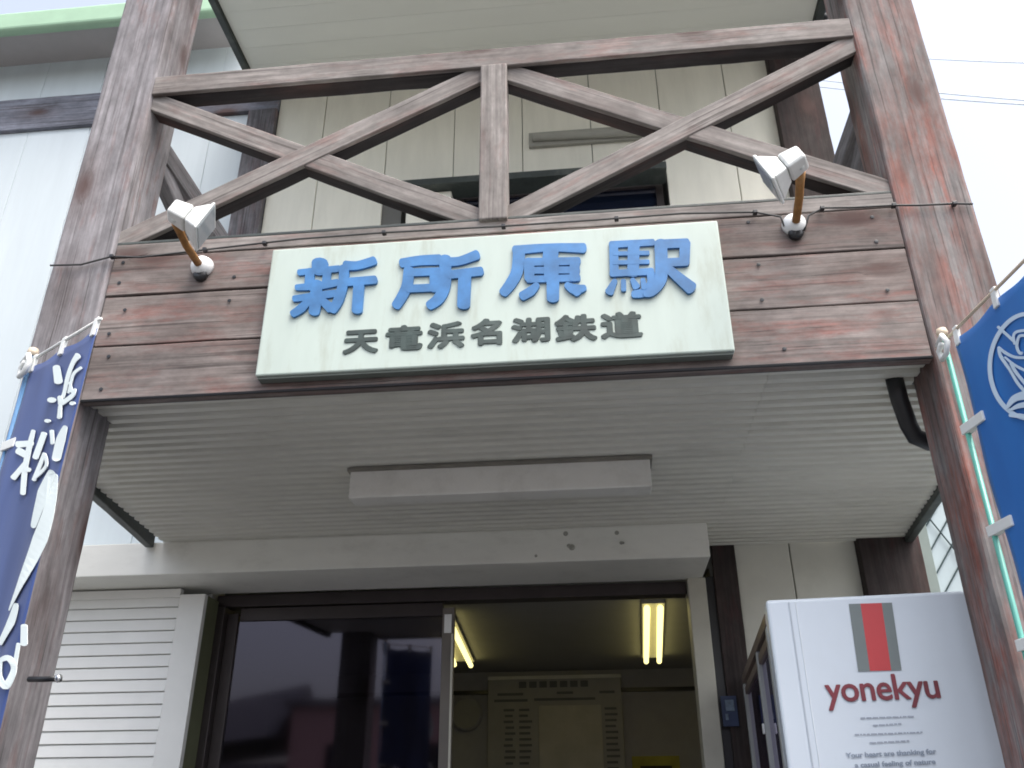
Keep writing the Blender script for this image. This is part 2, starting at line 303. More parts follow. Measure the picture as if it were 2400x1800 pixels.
# lower storey: right part
beam('batten_board', (.70, YW-.015, -EH), (.70, YW-.015, 1.43), .04, .13, W_DARK, B, up=(0, 1, 0))
panel(.765, 1.075, -EH, 1.43, M_CREAML); panel(1.075, 1.44, -EH, 1.43, M_CREAML)
MB().box(.59, .635, YW-.0, YW+.2, -EH, 1.25).build('jamb', M_BLACK, B)
MB().box(.485, .585, YW-.04, YW+.12, -EH, 1.235).build('jamb', M_ALUL, B, bevel=.004)
# shutter box (roller housing) over the doors
sb = MB().box(-3.7, .572, 4.53, 4.998, 1.235, 1.418).build('shutter_box', M_BOX, B, bevel=.006)
M_STUB = plain('stub', (.40, .40, .35), .8, var=.3, scale=60)
for (x, z, r) in ((-.17, 1.385, .013), (-.14, 1.31, .017), (-.155, 1.318, .011), (.10, 1.38, .012), (.12, 1.325, .010), (.13, 1.324, .007), (-.33, 1.27, .008)):
    MB().lathe((x, 4.5295, z), (0, -1, 0), [(0, r), (.006, r*.8), (.006, 0)], 10).build('bracket_stub', M_STUB, sb)
# door header and frame
MB().box(-2.27, .482, YW+.03, YW+.14, 1.165, 1.234).build('door_header', M_ALU, B, bevel=.004)
MB().box(-2.27, -2.20, YW+.0, YW+.15, -EH, 1.16).build('door_jamb', M_ALU, B, bevel=.004)
MB().box(-2.275, -2.242, 4.842, YW-.002, -EH, 1.19).build('door_jamb', plain('olive_strip', (.13, .14, .08), .6), B, bevel=.003)
# louvred shutter at left
st = MB().box(-2.39, -2.24, 4.80, 4.84, -EH, 1.19).box(-3.75, -3.6, 4.80, 4.84, -EH, 1.185).box(-3.6, -2.39, 4.80, 4.84, 1.175, 1.225).box(-3.6, -2.391, 4.835, 4.845, -EH, 1.175).build('louvred_shutter', M_SHUT, B, bevel=.003)
base = None; z = 1.155
while z > -.62:
    if base is None:
        base = MB().prism([(-3.598, 4.803, z-.030), (-3.598, 4.812, z+.031), (-3.598, 4.834, z+.031), (-3.598, 4.834, z-.033)],
                          [(-2.392, 4.803, z-.030), (-2.392, 4.812, z+.031), (-2.392, 4.834, z+.031), (-2.392, 4.834, z-.033)]).build('slat', M_SHUT, st, bevel=.002, seg=1); ob = base; z0 = z
    else:
        ob = base.copy(); COL.objects.link(ob); ob.parent = st; ob.location.z = z - z0
    z -= .0655
# sliding door leaf with glass, standing in front of the open half
DR = MB().box(-2.20, -2.135, 5.055, 5.09, -EH, 1.13).box(-2.125, -.915, 5.055, 5.09, 1.085, 1.16).box(-2.125, -.915, 5.055, 5.09, -EH, -EH+.12).build('sliding_door', M_ALU, B, bevel=.003)
MB().box(-.915, -.845, 5.055, 5.09, -EH, 1.13).build('meeting_stile', plain('stile_grey_brown', (.15, .135, .12), .5), DR, bevel=.003)
MB().box(-2.135, -.915, 5.069, 5.075, -EH+.12, 1.085).build('pane', M_GLASS, DR)
MB().box(-.902, -.86, 5.047, 5.054, .985, 1.09).build('sticker', M_DOME, DR)
MB().box(-.86, -.848, 5.048, 5.0545, -EH, .98).build('edge_strip', M_ALUL, DR)
# waiting room
rm_ = MB().box(-3.2, 1.6, 5.2, 8.7, 1.30, 1.34).build('ceiling', M_INC, B)
MB().box(-3.2, 1.6, 8.6, 8.7, -EH, 1.30).build('back_wall', M_IN, B); MB().box(-3.24, -3.2, 5.2, 8.7, -EH, 1.34).build('side_wall', M_IN, B); MB().box(1.6, 1.64, 5.2, 8.7, -EH, 1.34).build('side_wall', M_IN, B)
MB().box(-3.2, 1.6, 8.57, 8.6, 1.10, 1.135).build('wall_rail', M_BLACK, B)

# balcony roof slab above
R = thing('porch_roof', (0, 4, 5.2), 'grey soffit of the porch roof above the balcony rail', 'roof')
n_ = 14
for i in range(n_):
    a = 2.7 + (5.0-2.7)*i/n_; MB().box(-2.47, 1.735, a+.0006, a+(5.0-2.7)/n_-.0006, 5.20, 5.215).build('soffit_board', M_RSOFFIT, R)
MB().box(-2.5, 1.76, 2.66, 5.0, 5.217, 5.3).build('roof_deck', M_RSOFFIT, R)
MB().box(-2.525, -2.475, 2.66, 5.0, 5.165, 5.42).build('edge_trim', M_TRIM, R, bevel=.006); MB().box(1.74, 1.80, 2.66, 5.0, 5.165, 5.42).build('edge_trim', M_TRIM, R, bevel=.006)
MB().box(-2.47, 1.735, 2.61, 2.66, 5.17, 5.42).build('edge_trim', M_TRIM, R, bevel=.006)

# ------------------------------------------------------------------ balcony
K = thing('balcony', (-.35, 2.74, -EH), 'weathered timber balcony on two square posts with crossed braces', 'balcony')
beam('post', (-2.005, 2.855, -EH), (-2.005, 2.855, 5.2), .235, .252, W_POST_L, K, up=(0, 1, 0), bevel=.014)
beam('post', (1.297, 2.855, -EH), (1.297, 2.855, 5.2), .235, .272, W_POST_R, K, up=(0, 1, 0), bevel=.014)
for z0_, z1_, dy in ((1.402, 1.634, 0), (1.640, 1.858, .002), (1.864, 2.040, -.001), (2.046, 2.108, .0)):
    beam('plank', (-1.876, 2.765+dy, (z0_+z1_)/2), (1.158, 2.765+dy, (z0_+z1_)/2), z1_-z0_, .038, W_PLANK if z1_ < 2.1 else W_RAIL, K, bevel=.004)
MB().box(-1.87, 1.15, 2.786, 2.80, 1.41, 2.1).build('backing_board', M_BLACK, K)
MB().box(-1.88, 1.16, 2.75, 2.97, 2.110, 2.124).build('deck_edge', M_TRIM, K, bevel=.003)
MB().box(-2.10, 1.40, 2.98, 4.99, 2.00, 2.05).build('deck', plain('deck_pale', (.70, .70, .67), .7), K)
# weathered face boards; dark bars behind carry the painted shade of their undersides
def faced(name, p0, p1, h, over=0, up=(0, 0, 1), d=.078, y=2.735):
    f_ = beam(name, (p0[0], y+.011, p0[1]), (p1[0], y+.011, p1[1]), h, .022, W_RAIL, K, over=over, up=up, bevel=.004)
    b_ = beam('shade_bar', (p0[0], y+.0235+d/2, p0[1]), (p1[0], y+.0235+d/2, p1[1]), h-.004, d, W_SHADE, K, over=over-.001, up=up, bevel=.004)
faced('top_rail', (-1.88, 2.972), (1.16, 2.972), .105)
beam('baluster', (-.343, 2.768, 2.10), (-.343, 2.768, 2.92), .085, .112, W_RAIL, K, up=(0, 1, 0))
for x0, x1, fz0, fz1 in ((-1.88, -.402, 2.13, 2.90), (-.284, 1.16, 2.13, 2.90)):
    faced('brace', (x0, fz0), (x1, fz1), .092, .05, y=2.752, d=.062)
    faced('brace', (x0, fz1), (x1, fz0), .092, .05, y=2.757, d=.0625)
for x, s in ((-2.0, -1), (1.30, 1)):
    beam('side_rail', (x, 2.97, 2.88), (x, 4.98, 2.88), .11, .10, W_SIDE, K)
    beam('side_rail', (x, 2.97, 2.17), (x, 4.98, 2.17), .10, .09, W_SIDE, K)
    beam('side_brace', (x, 2.97, 2.2), (x, 4.98, 2.85), .09, .07, W_SIDE, K); beam('side_brace', (x+.004, 2.97, 2.85), (x+.004, 4.98, 2.2), .09, .07, W_SIDE, K)
# soffit of fluted slats, one seam
sf = MB().prism([(-2.05, 2.80, 1.432), (1.35, 2.80, 1.432), (1.70, 4.99, 1.432), (-2.46, 4.99, 1.432)], [(-2.05, 2.80, 1.45), (1.35, 2.80, 1.45), (1.70, 4.99, 1.45), (-2.46, 4.99, 1.45)]).build('soffit', M_SOFFITBACK, K)
pitch = .0695; y = 2.792; k = 0
while y < 4.97:
    t_ = (y-2.8)/2.19; xa = (-1.875 if y < 2.97 else -2.22-.24*t_); xb = (1.155 if y < 2.97 else 1.50+.20*t_)
    for a, b in ((xa, .6293), (.6307, xb)):
        y1 = min(y+pitch-.006, 4.99); dz = random.uniform(-.0008, .0008)
        MB().prism([(a, y, 1.432), (a, y+.007, 1.416+dz), (a, y1-.02, 1.418+dz), (a, y1, 1.4315)], [(b, y, 1.432), (b, y+.007, 1.416+dz), (b, y1-.02, 1.418+dz), (b, y1, 1.4315)]).build('slat', M_SOFFIT, sf)
    y += pitch; k += 1
for q in (((-2.235, 2.975), (-2.475, 4.525)), ((1.515, 2.975), (1.715, 4.98))):
    a, b = q; beam('edge_trim', (a[0], a[1], 1.425), (b[0], b[1], 1.425), .075, .045, M_TRIM, K, bevel=.005)
tr_ = MB().tube([(-1.87, 2.742, 1.406), (1.155, 2.742, 1.408)], .006, 6).build('gap_shadow', M_BLACK, K)  # black strip paints the shaded gap along the planks' lower edge

# ------------------------------------------------------------------ sign with characters
YS = 2.695
SG = thing('station_sign', (-.36, YS, 1.46), 'pale green station name board with blue characters on the balcony front', 'sign')
MB().box(-1.197, .499, YS, 2.742, 1.448, 1.998).build('sign_board', M_SIGN, SG, bevel=.006)
MB().box(-1.190, .493, YS+.012, 2.743, 1.440, 1.4475).build('lower_edge', M_SIGNE, SG)

BOLD = 1.13
def stroke(mb, pts, plane, k, h0=.004, n=10):
    """pts: (pixel x, pixel y, width px); raised rounded brush stroke laid on the plane (p0, normal)"""
    p0, nn = plane; h = h0 + .00025*k
    if len(pts) == 1: pts = [pts[0], (pts[0][0], pts[0][1]+.4, pts[0][2])]
    P = [(Vector((x, y)), w_/2*BOLD) for x, y, w_ in pts]; Q = []
    for i in range(len(P)-1):
        a = P[max(i-1, 0)]; b = P[i]; c_ = P[i+1]; d = P[min(i+2, len(P)-1)]
        for j in range(6):
            t = j/6; f = lambda u0, u1, u2, u3: .5*((2*u1)+(u2-u0)*t+(2*u0-5*u1+4*u2-u3)*t*t+(-u0+3*u1-3*u2+u3)*t**3)
            Q.append((f(a[0], b[0], c_[0], d[0]), b[1]*(1-t)+c_[1]*t))
    Q.append(P[-1]); N_ = len(Q)
    T_ = [(Q[min(i+1, N_-1)][0]-Q[max(i-1, 0)][0]).normalized() for i in range(N_)]
    S_ = [Vector((-t.y, t.x)) for t in T_]
    n0 = -nn if ray(pts[0][0], pts[0][1]).dot(nn) > 0 else nn
    pr = lambda q: onPl(q.x, q.y, p0, nn)
    b = len(mb.v)
    for i in range(N_):
        L_ = pr(Q[i][0]+S_[i]*Q[i][1]); R_ = pr(Q[i][0]-S_[i]*Q[i][1]); mb.v += [L_+n0*h, R_+n0*h, L_, R_]
    for i in range(N_-1):
        a = b+4*i; c2 = a+4; mb.f += [[a, a+1, c2+1, c2], [a, c2, c2+2, a+2], [a+1, a+3, c2+3, c2+1]]
    for idx, sg in ((N_-1, 1), (0, -1)):
        q, r = Q[idx]; rg = [pr(q + S_[idx]*math.cos(math.pi*m_/6)*r + T_[idx]*sg*math.sin(math.pi*m_/6)*r*.6) for m_ in range(7)]
        b2 = len(mb.v); m2 = len(rg); mb.v += [p+n0*h for p in rg] + rg
        mb.f.append([b2+i for i in range(m2)]); mb.f += [[b2+i, b2+i+1, b2+m2+i+1, b2+m2+i] for i in range(m2-1)]
def glyph(name, strokes, org, sc, plane, mat, parent, h0=.009, label=None):
    mb = MB()
    for k, st_ in enumerate(strokes): stroke(mb, [(org[0]+x*sc, org[1]+y*sc, w_*sc) for x, y, w_ in st_], plane, k, h0)
    o = mb.build(name, mat, parent)
    if label: o['label'] = label
    return o
PS = (Vector((0, YS, 0)), Vector((0, 1, 0)))
Z1, Z2, ZS = (640, 540), (1140, 500), .2441
glyph('character', [
    [(455, 320, 140), (452, 400, 130)], [(255, 415, 52), (640, 378, 56)], [(362, 400, 78), (352, 540, 80)], [(528, 390, 70), (515, 520, 70)],
    [(232, 560, 50), (440, 545, 66), (625, 512, 60)], [(208, 668, 52), (430, 640, 66), (620, 615, 60)], [(425, 520, 100), (415, 700, 100), (400, 800, 92)],
    [(345, 690, 60), (280, 760, 75), (195, 815, 60)], [(470, 680, 60), (560, 760, 88)],
    [(700, 350, 80), (820, 350, 72), (975, 305, 74)], [(690, 370, 84), (680, 520, 84), (635, 680, 84), (575, 780, 74)], [(700, 512, 70), (985, 488, 70)], [(832, 520, 92), (812, 785, 90)]],
    Z1, ZS, PS, M_BLUE, SG, label='blue raised character 新')
glyph('character', [
    [(1240, 325, 78), (1420, 300, 84), (1600, 292, 90)], [(1310, 390, 92), (1290, 540, 92), (1240, 650, 88), (1185, 735, 80)], [(1290, 418, 66), (1600, 405, 66)],
    [(1555, 400, 88), (1555, 580, 80)], [(1300, 572, 66), (1570, 560, 66)], [(1655, 280, 100), (1655, 520, 100), (1600, 660, 96), (1505, 735, 78)],
    [(1680, 315, 76), (1800, 305, 72), (1960, 248, 84)], [(1690, 440, 70), (2000, 405, 76)], [(1845, 430, 110), (1832, 735, 108)]],
    Z1, ZS, PS, M_BLUE, SG, label='blue raised character 所')
glyph('character', [
    [(275, 365, 78), (600, 340, 66), (935, 345, 84)], [(315, 370, 104), (298, 560, 100), (240, 680, 96), (165, 775, 80)], [(622, 370, 130), (610, 470, 130)],
    [(395, 480, 66), (885, 470, 66)], [(400, 562, 56), (880, 556, 60)], [(400, 648, 56), (885, 632, 60)], [(410, 470, 90), (415, 640, 84)], [(850, 470, 86), (845, 640, 84)], [(625, 480, 130), (625, 640, 120)],
    [(640, 640, 108), (640, 835, 104)], [(490, 700, 50), (430, 760, 80), (345, 810, 76)], [(770, 700, 50), (850, 745, 90), (945, 730, 50)], [(850, 745, 80), (880, 785, 60)]],
    Z2, ZS, PS, M_BLUE, SG, label='blue raised character 原')
glyph('character', [
    [(1195, 312, 58), (1600, 290, 56)], [(1222, 310, 76), (1228, 600, 76)], [(1415, 310, 100), (1408, 590, 100)], [(1225, 400, 34), (1555, 392, 36)], [(1225, 486, 36), (1555, 478, 36)], [(1200, 590, 56), (1590, 572, 58)],
    [(1570, 560, 66), (1585, 680, 76), (1520, 770, 78), (1410, 790, 60)], [(1235, 660, 44), (1180, 770, 76)], [(1315, 660, 44), (1318, 750, 44)], [(1400, 650, 40), (1440, 720, 66)], [(1500, 650, 40), (1515, 730, 50)],
    [(1650, 312, 76), (1925, 300, 76)], [(1905, 300, 92), (1900, 490, 88)], [(1660, 492, 70), (1920, 480, 72)], [(1672, 300, 108), (1680, 520, 108), (1668, 660, 104), (1590, 770, 70), (1520, 790, 50)],
    [(1745, 550, 70), (1850, 640, 90), (1965, 735, 108)]],
    Z2, ZS, PS, M_BLUE, SG, label='blue raised character 駅')

BOLD = 1.12
def text_obj(s, name, mat, parent, p, ux, uz, size, offset=0.0, sxx=1.0, ext=.0015, align='LEFT', label=None, space=1.0):
    """s: text set at point p with baseline direction ux and up uz"""
    cu = bpy.data.curves.new(name, 'FONT'); cu.body = s; cu.size = size; cu.offset = offset; cu.extrude = ext; cu.align_x = align; cu.resolution_u = 4; cu.space_character = space
    t = bpy.data.objects.new(name, cu); COL.objects.link(t); bpy.context.view_layer.update()
    me = bpy.data.meshes.new_from_object(t.evaluated_get(bpy.context.evaluated_depsgraph_get())); bpy.data.objects.remove(t)
    ux = Vector(ux).normalized(); uz = Vector(uz).normalized(); nn = ux.cross(uz); o0 = Vector(parent['_o'])
    for v in me.vertices: q = v.co.copy(); v.co = Vector(p) - o0 + ux*q.x*sxx + uz*q.y + nn*(q.z+ext)
    me.materials.clear(); me.materials.append(mat); me.update()
    o = bpy.data.objects.new(name, me); COL.objects.link(o); o.parent = parent; o['_o'] = o0
    if label: o['label'] = label
    return o
def bold_text(ch, name, mat, parent, p, ux, uz, size, sxx, label, e):
    bm = bmesh.new()
    for i, (dx, dz) in enumerate(((0, 0), (e, 0), (-e, 0), (0, e), (0, -e), (e*.7, e*.7), (-e*.7, e*.7), (e*.7, -e*.7), (-e*.7, -e*.7))):
        o = text_obj(ch, name, mat, parent, Vector(p)+Vector(ux)*dx+Vector(uz)*dz, ux, uz, size, 0, sxx, .0012+.0001*i); bm.from_mesh(o.data); me = o.data; bpy.data.objects.remove(o); bpy.data.meshes.remove(me)
    me = bpy.data.meshes.new(name); bm.to_mesh(me); bm.free(); me.materials.append(mat)
    o = bpy.data.objects.new(name, me); COL.objects.link(o); o.parent = parent; o['_o'] = Vector(parent['_o'])
    if label: o['label'] = label
    return o
# second line: seven dark characters
xs = [(800, 857, 831, 728)]
cells = [((801, 832), (889, 770)), ((899, 825), (992, 763)), ((999, 820), (1090, 755)), ((1101, 812), (1186, 748)), ((1197, 806), (1292, 744)), ((1299, 804), (1397, 738)), ((1407, 797), (1503, 732))]
for ch, ((x0, y0), (x1, y1)) in zip('天竜浜名湖鉄道', cells):
    a = onY(x0, y0, YS); b = onY(x1, y1, YS); hgt = b.z-a.z; wid = b.x-a.x
    bold_text(ch, 'character', M_INK, SG, (a.x+.002, YS, a.z+hgt*.13), (1, 0, 0), (0, 0, 1), hgt*1.04, wid/(hgt*1.04)*.99, 'small dark character '+ch, .0055)

nail0 = None; rn = random.Random(11)
for x in (-1.80, -1.36, .64, 1.09):
    for zz in (1.45, 1.59, 1.69, 1.81, 1.91, 2.00):
        if abs(x) < 1.25 and x < .55: continue
        px_, pz_ = x+rn.uniform(-.035, .035), zz+rn.uniform(-.02, .02)
        if rn.random() < .3: continue
        if nail0 is None: nail0 = MB().lathe((0, 2.7435, 0), (0, -1, 0), [(0, .0075), (.0016, .0075), (.0022, .003)], 10); nl0 = nail0.build('nail', M_BLACK, K); nl0.location = (nl0.location.x, nl0.location.y, nl0.location.z); base_n = nl0.location.copy(); o_ = nl0
        else: o_ = nl0.copy(); COL.objects.link(o_)
        o_.location = base_n + Vector((px_, 0, pz_))
# ------------------------------------------------------------------ flood lamps
def flood(base_px, joint_px, yj, head_c_px, yh, n, label, mirror):
    b = onY(*base_px, 2.735); j = onY(*joint_px, yj); hc = onY(*head_c_px, yh)
    T = thing('flood_lamp', b, label, 'lamp', 'rusty-armed flood lamps lighting the sign')
    MB().lathe(b+Vector((0, .01, 0)), (0, -1, 0), [(0, .044), (.012, .045), (.030, .039), (.042, .025), (.047, 0)], 24).build('base', M_DOME, T, smooth=True)
    s = b+Vector((0, -.035, -.008))
    MB().lathe(b+Vector((0, .008, -.040)), (0, -1, 0), [(0, .026), (.018, .028), (.026, .018), (.026, 0)], 14).build('socket', M_BLACK, T, smooth=True)
    mid = s.lerp(j, .5) + Vector((0, -.01, -.012))
    MB().tube([s, s.lerp(mid, .5), mid, mid.lerp(j, .6), j], [.015, .015, .0145, .0155, .018], 12).build('arm', M_RUST, T, smooth=True)
    n = Vector(n).normalized(); u = Vector((0, 0, 1)); u = (u-n*u.dot(n)).normalized(); s_ = n.cross(u)
    def ring(c, hw, hh): return [c+s_*a*hw+u*b_*hh for a, b_ in ((-1, -1), (1, -1), (1, 1), (-1, 1))]
    MB().prism(ring(hc, .076, .064), ring(hc+n*.012, .080, .068)).build('lens_frame', M_LAMPW, T, bevel=.005)
    MB().prism(ring(hc+n*.0125, .068, .056), ring(hc+n*.015, .068, .056)).build('lens', plain('lens_glass', (.42, .46, .48), .08), T)
    MB().prism(ring(hc-n*.055, .040, .034), ring(hc-n*.001, .072, .060)).build('reflector', M_LAMPW, T, bevel=.006, seg=2)
    MB().prism(ring(hc-n*.128, .036, .031), ring(hc-n*.057, .045, .038)).build('housing', M_LAMPW, T, bevel=.009, seg=2)
    MB().tube([j, hc-n*.10-u*.03], .012, 10).build('yoke', M_LAMPW, T, smooth=True)
    return T
flood((474, 625), (413, 523), 2.50, (476, 530), 2.49, (.80, .33, -.36), 'white flood lamp on the left end of the balcony boards, aimed right', 1)
flood((1861, 527), (1876, 402), 2.50, (1806, 418), 2.46, (-.80, .33, -.36), 'white flood lamp on the right end of the balcony boards, aimed left', -1)

# cable with clips along the boards
pts = [(118, 622), (190, 620), (262, 601), (330, 603), (440, 590), (560, 576), (700, 560), (900, 545), (1180, 530), (1400, 515), (1600, 500), (1770, 497), (1830, 508), (1838, 530)]
cb = MB().tube([onY(x, y, 2.722) for x, y in pts], .0042, 6)
cb.tube([onY(x, y, 2.722) for x, y in [(1885, 540), (1895, 505), (1930, 487), (2000, 486), (2095, 481), (2150, 481), (2240, 477), (2280, 478)]], .0042, 6)
cbo = thing('sign_cable', (0, 2.722, 2.04), 'thin dark cable clipped along the top of the balcony boards', 'cable')
cb.build('cable', M_CABLE, cbo, smooth=True)
for x, y in ((262, 601), (480, 585), (620, 570), (900, 545), (1180, 530), (1445, 512), (1770, 497), (1927, 488), (2095, 481), (2237, 477)):
    p = onY(x, y, 2.722); MB().box(p.x-.008, p.x+.008, 2.714, 2.735, p.z-.007, p.z+.007).build('clip', M_BLACK, cbo, bevel=.002)

# fluorescent box on the soffit
fl = thing('soffit_lamp', (-.42, 3.6, 1.41), 'long grey box lamp fixed under the slatted porch ceiling', 'lamp')
MB().box(-1.075, .238, 3.55, 3.66, 1.278, 1.414).build('housing', plain('lamp_box_grey', (.76, .755, .71), .5, var=.05, dirt=.35, dirtcol=(.36, .35, .30), scale=4), fl, bevel=.006)
MB().box(-1.085, .248, 3.535, 3.665, 1.4, 1.4155).build('back_plate', plain('lamp_plate_grimy', (.22, .21, .18), .7, dirt=.5), fl)

# black drain pipe
pp = [onZ(2088, 893, 1.43), Vector((1.10, 2.965, 1.36)), Vector((1.125, 3.0, 1.27)), Vector((1.145, 3.02, 1.235)), Vector((1.19, 3.03, 1.215)), Vector((1.30, 3.04, 1.205))]
pp[0] = Vector((1.085, 2.93, 1.43))
tag(MB().tube(pp, .031, 14).build('drain_pipe', M_BLACK, None, smooth=True), 'black elbow of drain pipe under the porch ceiling by the right post', 'pipe')

# hook bolt on left post
hb = onY(92, 1595, 2.738); he = onY(141, 1590, 2.70)
tb = thing('hook_bolt', hb, 'short steel bolt with a bright round head on the left post', 'bolt')
MB().tube([onY(68, 1592, 2.72), onY(104, 1592, 2.71), onY(132, 1590, 2.705)], .009, 10).build('shank', M_BLACK, tb, smooth=True)
MB().lathe(onY(137, 1590, 2.70), (1, 0, .05), [(-.010, .004), (-.007, .011), (0, .0135), (.007, .011), (.010, .003)], 14).build('head', M_NICKEL, tb, smooth=True)

# ------------------------------------------------------------------ inside
def tubes(ends, label):
    T = thing('ceiling_lamp', (sum(e[0] for e in ends)/len(ends), 7, 1.29), label, 'lamp', 'fluorescent lamps on the waiting room ceiling')
    xs_ = [e[0] for e in ends]
    MB().prism([(ends[0][0]-.03, ends[0][1], 1.275), (ends[-1][0]+.03, ends[-1][1], 1.275), (ends[-1][2]+.03, ends[-1][3], 1.275), (ends[0][2]-.03, ends[0][3], 1.275)],
               [(ends[0][0]-.03, ends[0][1], 1.298), (ends[-1][0]+.03, ends[-1][1], 1.298), (ends[-1][2]+.03, ends[-1][3], 1.298), (ends[0][2]-.03, ends[0][3], 1.298)]).build('fixture', M_INC, T)
    for x0, y0, x1, y1 in ends: MB().tube([(x0, y0, 1.245), (x1, y1, 1.245)], .021, 12).build('tube', M_TUBE, T, smooth=True)
tubes([(.29, 5.75, .355, 7.83), (.375, 5.75, .465, 7.83)], 'twin tube lamp seen through the open door, nearer the right jamb')
tubes([(-1.17, 6.6, -1.29, 7.77), (-1.03, 5.9, -1.155, 7.83)], 'twin tube lamp partly behind the edge of the glass door')
tb_ = thing('timetable_board', (-.46, 8.5, .4), 'dim grey timetable board on the waiting room back wall', 'board')
MB().box(-1.09, .14, 8.50, 8.565, -.3, 1.245).build('panel', plain('board_grey', (.30, .30, .32), .6, var=.1), tb_, bevel=.006)
MB().box(-1.09, .145, 8.485, 8.499, 1.215, 1.245).build('top_edge', plain('board_edge', (.6, .6, .58), .5), tb_)
MB().box(-.62, -.05, 8.488, 8.498, -.3, .98).build('timetable_sheet', plain('sheet_grey', (.42, .41, .40), .7), tb_, bevel=.002)
hm = MB()
for i in range(7): a = -.80+i*.095; hm.box(a, a+.07, 8.492, 8.499, 1.14, 1.195)
for a, b, zz in ((-1.0, -.76, 1.085), (-.45, -.30, 1.09), (-.06, .08, 1.09), (-.66, -.10, 1.035), (-1.03, -.72, 1.03)): hm.box(a, b, 8.493, 8.499, zz-.010, zz+.012)
rr_ = random.Random(3)
for i in range(24): zz = .95-.05*i; hm.box(-.95+rr_.uniform(0, .03), -.86+rr_.uniform(0, .03), 8.493, 8.499, zz-.012, zz+.008); hm.box(-.80, -.72+rr_.uniform(0, .04), 8.493, 8.499, zz-.012, zz+.008); hm.box(-.02, .07+rr_.uniform(0, .03), 8.493, 8.499, zz-.012, zz+.008)
hm.build('printed_marks', plain('marks', (.12, .125, .15), .7), tb_)['kind'] = 'stuff'
ck_ = thing('wall_clock', (-1.30, 8.58, .93), 'round clock in the gloom beside the timetable board', 'clock')
MB().lathe((-1.30, 8.59, .93), (0, -1, 0), [(0, .15), (.03, .15), (.035, .135), (.03, .13)], 28).build('case', M_IN, ck_, smooth=True)
MB().lathe((-1.30, 8.557, .93), (0, -1, 0), [(0, .128), (.003, .128)], 28).build('dial', plain('dial', (.30, .30, .30), .6), ck_)
yp = thing('yellow_poster', (.33, 8.58, .3), 'yellow notice on the waiting room wall at the foot of the picture', 'poster')
MB().box(.20, .62, 8.585, 8.599, .1, .55).build('sheet', plain('poster_yellow', (.36, .33, .05), .7, var=.3), yp)
MB().box(.27, .55, 8.578, 8.584, .44, .47).box(.25, .50, 8.578, 8.584, .35, .39).build('print', plain('poster_print', (.04, .035, .02), .7), yp)

# small blue notice by the door
bn = thing('blue_notice', (.70, 4.93, .75), 'small dark blue notice with pale marks on the dark board by the door', 'notice')
a = onY(1688, 1632, 4.955); b = onY(1732, 1702, 4.955)
MB().box(a.x, b.x, 4.945, 4.958, b.z, a.z).build('plate', plain('notice_blue', (.03, .05, .12), .5, var=.3), bn)
MB().box(a.x+.02, b.x-.015, 4.939, 4.944, a.z-.075, a.z-.02).box(a.x+.015, b.x-.05, 4.939, 4.944, b.z+.03, b.z+.06).build('print', plain('notice_pale', (.16, .22, .30), .5, var=.4, scale=30), bn)

# ------------------------------------------------------------------ white vending machine and glass case
ZT = .70
c0 = onZ(1794, 1406, ZT); c1 = onZ(2164, 1388, ZT)
ux = Vector((c1.x-c0.x, c1.y-c0.y, 0)).normalized(); uy = Vector((-ux.y, ux.x, 0)); W_ = .80; D_ = .95
V = thing('vending_machine', (c0.x, c0.y, -EH), 'tall white machine with maroon lettering and a red and grey badge', 'machine')
V['_o'] = Vector((c0.x, c0.y, -EH))
def vq(u, d, zz): return Vector((c0.x, c0.y, 0)) + ux*u + uy*d + Vector((0, 0, zz))
def vbox(u0, u1, d0, d1, z0, z1): return MB().prism([vq(u0, d0, z0), vq(u1, d0, z0), vq(u1, d1, z0), vq(u0, d1, z0)], [vq(u0, d0, z1), vq(u1, d0, z1), vq(u1, d1, z1), vq(u0, d1, z1)])
vbox(.0, W_, 0, .10, -EH+.08, ZT).build('side_panel', M_MACH, V, bevel=.012, seg=3)
vbox(.03, W_-.01, .102, D_, -EH+.08, ZT-.02).build('cabinet', M_MACH, V, bevel=.012)
vbox(.098, .1005, -.003, .001, -EH+.1, ZT-.012).build('seam', plain('seam_pale', (.75, .8, .84), .4), V); vbox(.075, .079, -.003, .001, -EH+.1, ZT-.012).build('seam', plain('seam_grey', (.45, .5, .56), .4), V)
for du in (.06, .7): vbox(du, du+.06, .05, .11, -EH, -EH+.08).build('foot', M_BLACK, V)
PV = (vq(0, -.001, 0), uy); 
def vpt(x, y): return onPl(x, y, *PV)
def quad(name, px, mat, off, parent=V):
    n0 = -uy; P = [vpt(*p)+n0*(off) for p in px]; return MB().prism(P, [p+n0*.001 for p in P]).build(name, mat, parent)
def lg(x, y): return (1600+x*.36167, 1200+y*.36167)
